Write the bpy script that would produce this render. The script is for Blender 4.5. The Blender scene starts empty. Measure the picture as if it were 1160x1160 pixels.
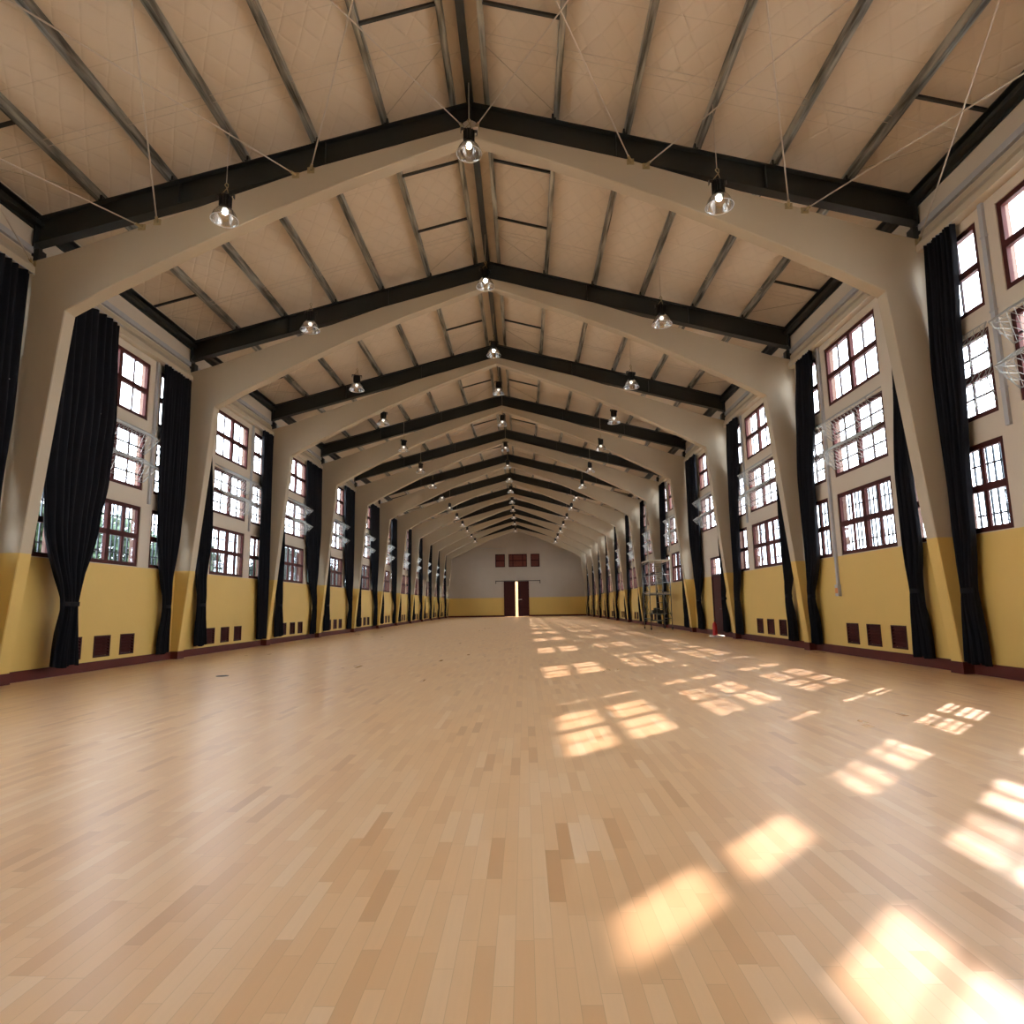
import bpy, math, random
from mathutils import Vector, Matrix
random.seed(7)
C = bpy.context.scene.collection
PI = math.pi
# ------------------------------------------------------------------ layout (metres)
HX = 8.67          # inner face of the long walls, ridge over x = 0
OX = 8.90          # outer face
YB = -6.5          # wall behind the camera
YE = 81.28         # end wall
Y1 = 17.445        # near face of frame 1
S = 6.0            # bay
TH = 0.3           # frame thickness
def face(k): return Y1 + (k - 1) * S
ORD = ['zeroth', 'first', 'second', 'third', 'fourth', 'fifth', 'sixth', 'seventh', 'eighth', 'ninth', 'tenth',
       'eleventh', 'twelfth', 'thirteenth', 'fourteenth', 'fifteenth', 'sixteenth']
SIDE = {1: 'scaffold-side wall', -1: 'opposite long wall'}
def bayname(k): return ('bay beside camera' if k == -1 else 'bay behind camera' if k < -1 else ORD[k + 1] + ' bay from camera')

# ------------------------------------------------------------------ node helpers
def new_mat(name):
    m = bpy.data.materials.new(name); m.use_nodes = True
    nt = m.node_tree
    for n in list(nt.nodes): nt.nodes.remove(n)
    out = nt.nodes.new('ShaderNodeOutputMaterial')
    return m, nt, out
def node(nt, typ, **kw):
    n = nt.nodes.new(typ)
    for k, v in kw.items():
        if k.startswith('i_'): n.inputs[k[2:].replace('_', ' ')].default_value = v
        else: setattr(n, k, v)
    return n
def math_n(nt, op, a, b=None, c=None):
    n = nt.nodes.new('ShaderNodeMath'); n.operation = op
    for i, v in enumerate((a, b, c)):
        if v is None: continue
        if isinstance(v, (int, float)): n.inputs[i].default_value = v
        else: nt.links.new(v, n.inputs[i])
    return n.outputs[0]
def mixc(nt, fac, a, b):
    n = nt.nodes.new('ShaderNodeMix'); n.data_type = 'RGBA'
    for s, v in ((n.inputs[0], fac), (n.inputs[6], a), (n.inputs[7], b)):
        if isinstance(v, (int, float)): s.default_value = v
        elif isinstance(v, tuple): s.default_value = (*v, 1) if len(v) == 3 else v
        else: nt.links.new(v, s)
    return n.outputs[2]
def bsdf(nt, out, **kw):
    b = nt.nodes.new('ShaderNodeBsdfPrincipled')
    for k, v in kw.items(): b.inputs[k.replace('_', ' ')].default_value = (*v, 1) if isinstance(v, tuple) and len(v) == 3 else v
    nt.links.new(b.outputs[0], out.inputs[0]); return b
def noisy(name, col, rough=.6, metal=0., amt=.12, scale=6., bump=0., bscale=40., **kw):
    m, nt, out = new_mat(name); b = bsdf(nt, out, Roughness=rough, Metallic=metal, **kw)
    tc = node(nt, 'ShaderNodeTexCoord')
    nz = node(nt, 'ShaderNodeTexNoise'); nz.inputs['Scale'].default_value = scale; nz.inputs['Detail'].default_value = 4
    nt.links.new(tc.outputs['Object'], nz.inputs['Vector'])
    dk = tuple(c * (1 - amt) for c in col); lt = tuple(min(1, c * (1 + amt)) for c in col)
    nt.links.new(mixc(nt, nz.outputs[0], dk, lt), b.inputs['Base Color'])
    if bump:
        n2 = node(nt, 'ShaderNodeTexNoise'); n2.inputs['Scale'].default_value = bscale
        nt.links.new(tc.outputs['Object'], n2.inputs['Vector'])
        bp = node(nt, 'ShaderNodeBump'); bp.inputs['Strength'].default_value = bump; bp.inputs['Distance'].default_value = .02
        nt.links.new(n2.outputs[0], bp.inputs['Height']); nt.links.new(bp.outputs[0], b.inputs['Normal'])
    return m

CREAM = (.62, .535, .41); YEL = (.68, .46, .12); BRICK = (.16, .075, .045)
def wall_mat(name, reveal=True, CREAM=CREAM):
    m, nt, out = new_mat(name); b = bsdf(nt, out, Roughness=.55)
    g = node(nt, 'ShaderNodeNewGeometry'); sx = node(nt, 'ShaderNodeSeparateXYZ')
    nt.links.new(g.outputs['Position'], sx.inputs[0])
    low = math_n(nt, 'LESS_THAN', sx.outputs[2], 2.37)
    nz = node(nt, 'ShaderNodeTexNoise'); nz.inputs['Scale'].default_value = .9; nz.inputs['Detail'].default_value = 6
    nt.links.new(g.outputs['Position'], nz.inputs['Vector'])
    cr = mixc(nt, nz.outputs[0], tuple(c * .93 for c in CREAM), tuple(min(1, c * 1.05) for c in CREAM))
    ye = mixc(nt, nz.outputs[0], tuple(c * .95 for c in YEL), tuple(c * 1.05 for c in YEL))
    col = mixc(nt, low, cr, ye)
    if reveal:
        ax = math_n(nt, 'ABSOLUTE', sx.outputs[0])
        r = math_n(nt, 'GREATER_THAN', ax, 8.765)
        col = mixc(nt, r, col, BRICK)
    nt.links.new(col, b.inputs['Base Color'])
    n2 = node(nt, 'ShaderNodeTexNoise'); n2.inputs['Scale'].default_value = 5
    nt.links.new(g.outputs['Position'], n2.inputs['Vector'])
    bp = node(nt, 'ShaderNodeBump'); bp.inputs['Strength'].default_value = .12; bp.inputs['Distance'].default_value = .03
    nt.links.new(n2.outputs[0], bp.inputs['Height']); nt.links.new(bp.outputs[0], b.inputs['Normal'])
    return m

def floor_mat():
    m, nt, out = new_mat('maple_strip_floor'); b = bsdf(nt, out, Roughness=.3)
    b.inputs['Specular IOR Level'].default_value = .5
    g = node(nt, 'ShaderNodeNewGeometry'); sx = node(nt, 'ShaderNodeSeparateXYZ')
    nt.links.new(g.outputs['Position'], sx.inputs[0])
    X, Y = sx.outputs[0], sx.outputs[1]
    W = .072
    u = math_n(nt, 'DIVIDE', X, W); row = math_n(nt, 'FLOOR', u); fu = math_n(nt, 'FRACT', u)
    wn = node(nt, 'ShaderNodeTexWhiteNoise', noise_dimensions='1D'); nt.links.new(row, wn.inputs['W'])
    v = math_n(nt, 'ADD', math_n(nt, 'DIVIDE', Y, .55), math_n(nt, 'MULTIPLY', wn.outputs['Value'], 17.3))
    # uneven board lengths: warp the running coordinate
    nw = node(nt, 'ShaderNodeTexNoise', noise_dimensions='2D'); nw.inputs['Scale'].default_value = .35; nw.inputs['Detail'].default_value = 0
    cv = node(nt, 'ShaderNodeCombineXYZ'); nt.links.new(v, cv.inputs[0]); nt.links.new(math_n(nt, 'MULTIPLY', row, 3.7), cv.inputs[1])
    nt.links.new(cv.outputs[0], nw.inputs['Vector'])
    v = math_n(nt, 'ADD', v, math_n(nt, 'MULTIPLY', nw.outputs[0], .45))
    seg = math_n(nt, 'FLOOR', v); fv = math_n(nt, 'FRACT', v)
    c2 = node(nt, 'ShaderNodeCombineXYZ'); nt.links.new(row, c2.inputs[0]); nt.links.new(seg, c2.inputs[1])
    w2 = node(nt, 'ShaderNodeTexWhiteNoise', noise_dimensions='2D'); nt.links.new(c2.outputs[0], w2.inputs['Vector'])
    rp = node(nt, 'ShaderNodeValToRGB'); nt.links.new(w2.outputs['Value'], rp.inputs[0])
    e = rp.color_ramp.elements
    e[0].position = 0; e[0].color = (.70, .40, .19, 1)
    e[1].position = 1; e[1].color = (.92, .65, .40, 1)
    for p, c in ((.06, (.79, .475, .235)), (.3, (.84, .53, .275)), (.7, (.87, .565, .305)), (.92, (.89, .60, .34))):
        x = e.new(p); x.color = (*c, 1)
    # fine grain along the board
    mp = node(nt, 'ShaderNodeMapping'); mp.inputs['Scale'].default_value = (60, 3, 1)
    nt.links.new(g.outputs['Position'], mp.inputs[0])
    gn = node(nt, 'ShaderNodeTexNoise'); gn.inputs['Scale'].default_value = 1; gn.inputs['Detail'].default_value = 3
    nt.links.new(mp.outputs[0], gn.inputs['Vector'])
    col = mixc(nt, math_n(nt, 'MULTIPLY', gn.outputs[0], .22), rp.outputs[0], (.62, .40, .21))
    # seams
    eu = math_n(nt, 'MINIMUM', fu, math_n(nt, 'SUBTRACT', 1, fu))
    ev = math_n(nt, 'MINIMUM', fv, math_n(nt, 'SUBTRACT', 1, fv))
    s1 = math_n(nt, 'LESS_THAN', eu, .016); s2 = math_n(nt, 'LESS_THAN', ev, .0026)
    seam = math_n(nt, 'MULTIPLY', math_n(nt, 'MAXIMUM', s1, s2), .25)
    col = mixc(nt, seam, col, (.26, .14, .06))
    nt.links.new(col, b.inputs['Base Color'])
    rn = node(nt, 'ShaderNodeTexNoise'); rn.inputs['Scale'].default_value = .5
    nt.links.new(g.outputs['Position'], rn.inputs['Vector'])
    rr = math_n(nt, 'ADD', math_n(nt, 'MULTIPLY', rn.outputs[0], .1), .24)
    rr = math_n(nt, 'ADD', rr, math_n(nt, 'MULTIPLY', w2.outputs['Value'], .06))
    nt.links.new(rr, b.inputs['Roughness'])
    return m

def ceiling_mat():
    m, nt, out = new_mat('quilted_roof_lining'); b = bsdf(nt, out, Roughness=.5)
    g = node(nt, 'ShaderNodeNewGeometry'); sx = node(nt, 'ShaderNodeSeparateXYZ')
    nt.links.new(g.outputs['Position'], sx.inputs[0])
    X, Y = sx.outputs[0], sx.outputs[1]
    nz = node(nt, 'ShaderNodeTexNoise'); nz.inputs['Scale'].default_value = 1.2; nz.inputs['Detail'].default_value = 3
    nt.links.new(g.outputs['Position'], nz.inputs['Vector'])
    wob = math_n(nt, 'MULTIPLY', nz.outputs[0], .12)
    def dia(sgn):
        a = math_n(nt, 'ADD', math_n(nt, 'MULTIPLY', X, sgn * 1.0), math_n(nt, 'MULTIPLY', Y, .62))
        f = math_n(nt, 'FRACT', math_n(nt, 'DIVIDE', math_n(nt, 'ADD', a, wob), .40))
        return math_n(nt, 'ABSOLUTE', math_n(nt, 'SUBTRACT', f, .5))
    d = math_n(nt, 'MAXIMUM', dia(1), dia(-1))
    h = math_n(nt, 'POWER', math_n(nt, 'MULTIPLY', d, 2), 10)
    # creases running with the roll joints
    bp = node(nt, 'ShaderNodeBump'); bp.inputs['Strength'].default_value = .22; bp.inputs['Distance'].default_value = .05; bp.invert = True
    nt.links.new(math_n(nt, 'ADD', h, math_n(nt, 'MULTIPLY', nz.outputs[0], 2.2)), bp.inputs['Height'])
    nt.links.new(bp.outputs[0], b.inputs['Normal'])
    j = math_n(nt, 'FRACT', math_n(nt, 'DIVIDE', Y, 1.5))
    jl = math_n(nt, 'LESS_THAN', j, .012)
    base = mixc(nt, math_n(nt, 'MULTIPLY', h, .05), (.62, .515, .375), (.38, .31, .22))
    nt.links.new(mixc(nt, math_n(nt, 'MULTIPLY', jl, .35), base, (.38, .3, .2)), b.inputs['Base Color'])
    return m

def galv_mat():
    m, nt, out = new_mat('galvanised_steel'); b = bsdf(nt, out, Roughness=.42, Metallic=.75)
    g = node(nt, 'ShaderNodeNewGeometry')
    v = node(nt, 'ShaderNodeTexNoise'); v.inputs['Scale'].default_value = 2.2; v.inputs['Detail'].default_value = 5
    mp = node(nt, 'ShaderNodeMapping'); mp.inputs['Scale'].default_value = (6, .45, 3)
    nt.links.new(g.outputs['Position'], mp.inputs[0]); nt.links.new(mp.outputs[0], v.inputs['Vector'])
    rp = node(nt, 'ShaderNodeValToRGB'); rp.color_ramp.elements[0].position = .35; rp.color_ramp.elements[1].position = .65
    rp.color_ramp.elements[0].color = (.09, .09, .075, 1); rp.color_ramp.elements[1].color = (.5, .5, .44, 1)
    nt.links.new(v.outputs[0], rp.inputs[0]); nt.links.new(rp.outputs[0], b.inputs['Base Color'])
    return m

def glass_mat(name, tint=(1, 1, 1), gloss=.08):
    m, nt, out = new_mat(name)
    t = node(nt, 'ShaderNodeBsdfTransparent'); t.inputs[0].default_value = (*tint, 1)
    gl = node(nt, 'ShaderNodeBsdfGlossy'); gl.inputs['Roughness'].default_value = .02
    lw = node(nt, 'ShaderNodeLayerWeight'); lw.inputs[0].default_value = .12
    mx = node(nt, 'ShaderNodeMixShader')
    f = math_n(nt, 'MINIMUM', math_n(nt, 'ADD', math_n(nt, 'MULTIPLY', lw.outputs['Fresnel'], .5), gloss * .3), .35)
    nt.links.new(f, mx.inputs[0]); nt.links.new(t.outputs[0], mx.inputs[1]); nt.links.new(gl.outputs[0], mx.inputs[2])
    nt.links.new(mx.outputs[0], out.inputs[0])
    return m

def emit_mat(name, col, st):
    m, nt, out = new_mat(name); e = node(nt, 'ShaderNodeEmission'); e.inputs[0].default_value = (*col, 1); e.inputs[1].default_value = st
    nt.links.new(e.outputs[0], out.inputs[0]); return m

M = {}
M['wall'] = wall_mat('painted_wall'); M['endwall'] = wall_mat('painted_end_wall', False, (.47, .41, .325)); M['frame'] = wall_mat('painted_concrete', False, (.49, .41, .285))
M['floor'] = floor_mat(); M['ceiling'] = ceiling_mat(); M['galv'] = galv_mat()
M['steel'] = noisy('dark_painted_steel', (.017, .020, .018), .45, 0, .25, 3)
M['maroon'] = noisy('maroon_wood_paint', (.065, .013, .010), .6, 0, .25, 5)
M['maroon_dark'] = noisy('dark_maroon_door_paint', (.05, .011, .009), .55, 0, .25, 4)
M['base'] = noisy('maroon_skirting', (.10, .020, .013), .55, 0, .2, 3)
M['muntin'] = noisy('thin_grey_brown_bars', (.04, .02, .02), .6, 0, .2, 5)
M['cloth'] = noisy('black_curtain_cloth', (.0065, .0068, .0098), .9, 0, .3, 3, .3, 300)
M['cloth'].node_tree.nodes['Principled BSDF'].inputs['Specular IOR Level'].default_value = .25
for _k in ('maroon', 'maroon_dark', 'base', 'muntin'): M[_k].node_tree.nodes['Principled BSDF'].inputs['Specular IOR Level'].default_value = .2
M['glass'] = glass_mat('window_glass', (.97, .98, 1)); M['acrylic'] = glass_mat('clear_lamp_reflector', (.93, .92, .9), 1.0)
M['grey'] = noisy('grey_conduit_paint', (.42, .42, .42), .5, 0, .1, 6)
M['mesh'] = noisy('pale_wire', (.34, .34, .31), .45, .2, .15, 6)
M['bars'] = noisy('pale_security_bars', (.055, .075, .09), .6, 0, .15, 6)
M['rod'] = noisy('cream_painted_rod', (.55, .47, .37), .5, 0, .12, 6)
M['brass'] = noisy('yellow_grey_hook_metal', (.38, .30, .15), .45, .3, .2, 12)
M['lampblack'] = noisy('black_lamp_housing', (.012, .013, .014), .35, 0, .2, 12)
M['bulb'] = emit_mat('lamp_glow', (1, .96, .88), 90)
M['bulbdim'] = emit_mat('lamp_glow_dim', (1, .97, .92), 3)
M['red'] = noisy('red_enamel', (.55, .02, .02), .3, 0, .1, 8)
M['orange'] = noisy('orange_tape', (.65, .22, .05), .5, 0, .2, 10)
M['white'] = noisy('white_enamel', (.8, .8, .78), .4, 0, .05, 6)
M['concrete'] = noisy('outdoor_concrete', (.55, .53, .5), .9, 0, .1, 1)
M['dark'] = noisy('dark_socket', (.02, .025, .02), .5, 0, .2, 10)
M['pipe'] = noisy('worn_steel_tube', (.16, .16, .14), .4, .4, .3, 8)
M['deck'] = noisy('weathered_deck', (.40, .34, .24), .6, 0, .25, 8)
M['leaf'] = noisy('green_leaves', (.035, .085, .03), .6, 0, .45, 4)
M['bark'] = noisy('tree_bark', (.12, .09, .06), .8, 0, .3, 8)
M['shutter'] = noisy('red_brown_boards', (.15, .028, .016), .6, 0, .3, 3)
M['backlight'] = noisy('warm_plaster_outside', (.75, .5, .28), .8, 0, .1, 2)

# ------------------------------------------------------------------ mesh builder
class MB:
    def __init__(s): s.v = []; s.f = []; s.sm = []
    def face(s, pts, smooth=False):
        n = len(s.v); s.v += [tuple(p) for p in pts]; s.f.append(tuple(range(n, n + len(pts)))); s.sm.append(smooth)
    def box(s, x0, x1, y0, y1, z0, z1):
        if x0 > x1: x0, x1 = x1, x0
        if y0 > y1: y0, y1 = y1, y0
        if z0 > z1: z0, z1 = z1, z0
        n = len(s.v)
        s.v += [(x, y, z) for z in (z0, z1) for y in (y0, y1) for x in (x0, x1)]
        for q in ((0, 2, 3, 1), (4, 5, 7, 6), (0, 1, 5, 4), (2, 6, 7, 3), (0, 4, 6, 2), (1, 3, 7, 5)):
            s.f.append(tuple(n + i for i in q)); s.sm.append(False)
        return s
    def obox(s, a, b, w, h, up=(0, 0, 1)):
        """box from a to b, width w sideways, height h along up"""
        a = Vector(a); b = Vector(b); d = (b - a).normalized(); up = Vector(up)
        r = d.cross(up).normalized() * (w / 2); u = r.cross(d).normalized() * (h / 2)
        n = len(s.v)
        for p in (a, b): s.v += [tuple(p - r - u), tuple(p + r - u), tuple(p + r + u), tuple(p - r + u)]
        for q in ((0, 3, 2, 1), (4, 5, 6, 7), (0, 1, 5, 4), (1, 2, 6, 5), (2, 3, 7, 6), (3, 0, 4, 7)):
            s.f.append(tuple(n + i for i in q)); s.sm.append(False)
        return s
    def tube(s, a, b, r, n=6, r2=None, caps=True):
        a = Vector(a); b = Vector(b); d = (b - a).normalized(); r2 = r if r2 is None else r2
        t = Vector((0, 0, 1)) if abs(d.z) < .9 else Vector((1, 0, 0))
        p = d.cross(t).normalized(); q = d.cross(p)
        k = len(s.v)
        for c, rr in ((a, r), (b, r2)):
            for i in range(n):
                an = 2 * PI * i / n; s.v.append(tuple(c + p * math.cos(an) * rr + q * math.sin(an) * rr))
        for i in range(n):
            j = (i + 1) % n; s.f.append((k + i, k + j, k + n + j, k + n + i)); s.sm.append(n > 5)
        if caps:
            s.f.append(tuple(k + i for i in reversed(range(n)))); s.sm.append(False)
            s.f.append(tuple(k + n + i for i in range(n))); s.sm.append(False)
        return s
    def path(s, pts, r, n=6):
        for a, b in zip(pts[:-1], pts[1:]): s.tube(a, b, r, n)
        return s
    def lathe(s, prof, n=16, c=(0, 0, 0), smooth=True):
        k = len(s.v)
        for r, z in prof:
            for i in range(n):
                an = 2 * PI * i / n; s.v.append((c[0] + r * math.cos(an), c[1] + r * math.sin(an), c[2] + z))
        for a in range(len(prof) - 1):
            for i in range(n):
                j = (i + 1) % n; s.f.append((k + a * n + i, k + a * n + j, k + (a + 1) * n + j, k + (a + 1) * n + i)); s.sm.append(smooth)
        return s
    def prism(s, poly, axis, a, b):
        """extrude a 2D polygon; axis 'y': poly is (x,z)"""
        n = len(s.v); m = len(poly)
        P = (lambda p, t: (p[0], t, p[1])) if axis == 'y' else (lambda p, t: (t, p[0], p[1]))
        s.v += [P(p, a) for p in poly] + [P(p, b) for p in poly]
        s.f.append(tuple(n + i for i in range(m))); s.sm.append(False)
        s.f.append(tuple(n + m + i for i in reversed(range(m)))); s.sm.append(False)
        for i in range(m):
            j = (i + 1) % m; s.f.append((n + j, n + i, n + m + i, n + m + j)); s.sm.append(False)
        return s
    def mesh(s, name, mat):
        me = bpy.data.meshes.new(name); me.from_pydata(s.v, [], s.f); me.polygons.foreach_set('use_smooth', s.sm)
        me.materials.append(mat); me.update()
        import bmesh
        b = bmesh.new(); b.from_mesh(me); bmesh.ops.recalc_face_normals(b, faces=b.faces); b.to_mesh(me); b.free()
        return me
    def build(s, name, mat, parent=None, loc=None):
        o = bpy.data.objects.new(name, s.mesh(name, mat)); C.objects.link(o)
        if parent is not None: o.parent = parent
        if loc is not None: o.location = loc
        return o

def tag(o, label, cat=None, group=None, kind=None):
    o['label'] = label
    if cat: o['category'] = cat
    if group: o['group'] = group
    if kind: o['kind'] = kind
    return o
def empty(name, loc=(0, 0, 0), rz=0):
    o = bpy.data.objects.new(name, None); C.objects.link(o); o.location = loc; o.rotation_euler = (0, 0, rz); o.empty_display_size = .1
    return o
def dup(root, loc=None, rz=None, parent=None):
    r = root.copy(); C.objects.link(r)
    if parent is not None: r.parent = parent
    if loc is not None: r.location = loc
    if rz is not None: r.rotation_euler = (0, 0, rz)
    for ch in list(root.children): dup(ch, parent=r)
    return r

# ------------------------------------------------------------------ openings of one bay (relative to the near frame's near face)
WX = {'near': (.42, 1.36), 'centre': (1.9, 4.25), 'far': (4.72, 5.84)}
WZ = {'upper': (6.12, 7.62), 'middle': (4.30, 5.75), 'lower': (2.385, 3.885)}
VX = [(1.9, 2.45), (2.85, 3.42), (3.78, 4.33)]; VZ = (.28, .76)
BAYS = list(range(-2, 12))
DOOR_BAY = 2; DX = (1.9, 3.28); DZ = 3.13
NO_VENT = {(1, 3)}
def openings(side):
    L = []
    for k in BAYS:
        y = face(k)
        for wn, (a, b) in WX.items():
            for rn, (c, d) in WZ.items():
                if k == 11 and wn != 'near': continue
                if side > 0 and k == DOOR_BAY and wn == 'centre' and rn == 'lower': continue
                L.append(('window', k, wn, rn, y + a, y + b, c, d))
        if side > 0 and k == DOOR_BAY: L.append(('door', k, '', '', y + DX[0], y + DX[1], -.02, DZ))
        elif k < 11 and (side, k) not in NO_VENT:
            for i, (a, b) in enumerate(VX): L.append(('vent', k, str(i), '', y + a, y + b, *VZ))
    return L
def grid_wall(side):
    ops = openings(side)
    ys = sorted({YB - .3, YE + .3, *[o[4] for o in ops], *[o[5] for o in ops]})
    zs = sorted({-.02, 9.35, 2.37, *[o[6] for o in ops], *[o[7] for o in ops]})
    def hole(a, b):
        ym = (ys[a] + ys[a + 1]) / 2; zm = (zs[b] + zs[b + 1]) / 2
        return any(o[4] < ym < o[5] and o[6] < zm < o[7] for o in ops)
    H = [[hole(a, b) for b in range(len(zs) - 1)] for a in range(len(ys) - 1)]
    mb = MB(); x0, x1 = side * HX, side * OX
    xm = side * 8.765
    def rev(p, q):  # reveal faces split where plaster turns to brick
        mb.face([(x0, *p), (xm, *p), (xm, *q), (x0, *q)]); mb.face([(xm, *p), (x1, *p), (x1, *q), (xm, *q)])
    NA, NB = len(ys) - 1, len(zs) - 1
    for a in range(NA):
        b = 0
        for b in range(NB):
            ya, yb, za, zb = ys[a], ys[a + 1], zs[b], zs[b + 1]
            if H[a][b]:
                if a > 0 and not H[a - 1][b]: rev((ya, za), (ya, zb))
                if a < NA - 1 and not H[a + 1][b]: rev((yb, za), (yb, zb))
                if b > 0 and not H[a][b - 1]: rev((ya, za), (yb, za))
                if b < NB - 1 and not H[a][b + 1]: rev((ya, zb), (yb, zb))
            else:
                for x in (x0, x1): mb.face([(x, ya, za), (x, yb, za), (x, yb, zb), (x, ya, zb)])
    me = bpy.data.meshes.new('wall'); me.from_pydata(mb.v, [], mb.f); me.materials.append(M['wall']); me.update()
    o = bpy.data.objects.new('wall_right' if side > 0 else 'wall_left', me); C.objects.link(o)
    tag(o, 'long cream and yellow window wall, %s' % ('scaffold side' if side > 0 else 'opposite the scaffold'), kind='structure')
    # protruding ring beam lip over the curtains
    for k in range(-2, 13):
        pass
    return o
wl = grid_wall(-1); wr = grid_wall(1)

# ring beam ledge + plain raised grey band are parts of the walls
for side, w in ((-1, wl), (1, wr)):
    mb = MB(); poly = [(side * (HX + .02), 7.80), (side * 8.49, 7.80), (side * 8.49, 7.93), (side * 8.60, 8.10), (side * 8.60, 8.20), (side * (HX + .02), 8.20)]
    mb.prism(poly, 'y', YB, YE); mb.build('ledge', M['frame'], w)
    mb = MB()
    mb.box(side * HX, side * 8.60, YB + .02, YE - .02, 8.28, 8.40); t = mb.build('cable_trunking', M['grey']); tag(t, 'grey band running above the curtains on %s' % SIDE[side], 'cable trunking')

# floor, ground
o = MB().box(-OX, OX, YB - .3, YE + .3, -.12, 0).build('floor', M['floor']); tag(o, 'polished maple strip sports floor', kind='structure')
o = MB().box(-160, 160, -120, 260, -.45, -.13).build('ground', M['concrete']); tag(o, 'pale concrete ground outside the hall', kind='structure')

# roof lining: two slopes
RZ = 11.53; RS = .264
mb = MB()
for s in (-1, 1):
    mb.prism([(0, RZ), (s * 9.4, RZ - RS * 9.4), (s * 9.4, RZ - RS * 9.4 + .12), (0, RZ + .12)], 'y', YB - .3, YE + .3)
o = mb.build('ceiling', M['ceiling']); tag(o, 'beige quilted foil lining under the pitched roof', kind='structure')

# end walls
GW = [(-2.70, -1.48), (-1.01, 1.32), (1.80, 2.92)]; GZ = (6.22, 7.86); ED = (-1.62, 1.48); EDZ = 4.36
def gable(name, y, sgn, holes):
    mb = MB(); top = lambda x: RZ - RS * abs(x)
    xs = sorted({-OX, 0, OX, *[h[0] for h in holes], *[h[1] for h in holes]})
    y0, y1 = (y, y + .3 * sgn)
    for a, b in zip(xs[:-1], xs[1:]):
        hs = sorted([h for h in holes if h[0] <= a and h[1] >= b], key=lambda h: h[2])
        segs = []; z = -.02
        for h in hs:
            if h[2] > z: segs.append((z, h[2], False))
            z = h[3]
        segs.append((z, None, True))
        for z0, z1, last in segs:
            poly = [(a, z0), (b, z0), (b, top(b) if last else z1), (a, top(a) if last else z1)]
            mb.prism(poly, 'y', min(y0, y1), max(y0, y1))
    return mb.build(name, M['endwall'])
o = gable('wall_back', YE, 1, [(a, b, *GZ) for a, b in GW] + [(*ED, -.03, EDZ)]); tag(o, 'cream and yellow end wall with the big door', kind='structure')
# raised door surround on the end wall
mb = MB()
mb.box(-3.3, -3.02, YE - .022, YE + .01, 0, 8.1).box(2.95, 3.2, YE - .022, YE + .01, 0, 8.1).box(-3.02, 2.95, YE - .10, YE + .01, 4.64, 4.76)
mb.build('door_surround', M['endwall'], o)
o = gable('wall_front', YB, -1, []); tag(o, 'plain end wall behind the camera', kind='structure')

# skirting
for side, nm in ((-1, 'baseboard_left'), (1, 'baseboard_right')):
    mb = MB(); x = side * HX
    ycur = YB
    dlo, dhi = face(DOOR_BAY) + DX[0], face(DOOR_BAY) + DX[1]
    runs = [(YB, YE)] if side < 0 else [(YB, dlo), (dhi, YE)]
    for a, b in runs: mb.box(x + side * .005, x - side * .025, a, b, 0, .20)
    for k in range(-1, 12):
        y = face(k); mb.box(x, side * (8.475 - .02), y - .02, y + TH + .02, 0, .205)
    o = mb.build(nm, M['base']); tag(o, 'maroon skirting board along %s' % SIDE[side], kind='structure')
mb = MB().box(-HX, ED[0], YE - .03, YE, 0, .2).box(ED[1], HX, YE - .03, YE, 0, .2)
o = mb.build('baseboard_back', M['base']); tag(o, 'maroon skirting board of the end wall', kind='structure')

# ------------------------------------------------------------------ concrete portal frames
UND = [(7.83, 7.04), (7.08, 7.46), (6.09, 7.96), (5.03, 8.48), (4.0, 8.96), (2.55, 9.57), (1.2, 10.08), (0, 10.51)]
TOP = [(0, 10.78), (3.1, 9.93), (5.0, 9.27), (8.52, 8.05), (HX + .02, 8.05)]
half = [(8.475, 0)] + UND
poly = half + [(-x, z) for x, z in reversed(half[:-1])] + [(-(HX + .02), 0)] + [(-x, z) for x, z in reversed(TOP)] + TOP[1:] + [(HX + .02, 0)]
def tri_frame():
    mb = MB()
    n = len(half)
    for s in (-1, 1):
        # split one half into quads: column, then rafter strips
        outer = [(HX + .02, 0), (HX + .02, 8.05), (7.08 + .9, 8.24), (6.6, 8.716), (5.6, 9.062), (4.6, 9.41), (3.1, 9.93), (1.6, 10.341), (0, 10.78)]
        inner = half
        for (a, b, c, d) in zip(inner[:-1], inner[1:], outer[:-1], outer[1:]):
            mb.prism([(s * a[0], a[1]), (s * b[0], b[1]), (s * d[0], d[1]), (s * c[0], c[1])], 'y', 0, TH)
    # weld and drop the internal faces
    import bmesh
    me = mb.mesh('concrete_portal_frame', M['frame'])
    b = bmesh.new(); b.from_mesh(me); bmesh.ops.remove_doubles(b, verts=b.verts, dist=1e-4)
    dead = {}
    for f in b.faces: dead.setdefault(tuple(sorted(v.index for v in f.verts)), []).append(f)
    kill = [f for fs in dead.values() if len(fs) > 1 for f in fs]
    bmesh.ops.delete(b, geom=kill, context='FACES'); bmesh.ops.recalc_face_normals(b, faces=b.faces)
    bmesh.ops.bevel(b, geom=[e for e in b.edges if len(e.link_faces) == 2 and e.calc_face_angle() > 1.2], offset=.015, segments=1, affect='EDGES')
    b.to_mesh(me); b.free(); return me
fm = tri_frame()
for k in range(-1, 12):
    o = bpy.data.objects.new('concrete_portal_frame', fm); C.objects.link(o); o.location = (0, face(k), 0)
    tag(o, '%s cream concrete portal frame from the camera, haunched columns with yellow feet' % ORD[k + 2], 'concrete frame', 'concrete portal frames spanning the hall')

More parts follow.
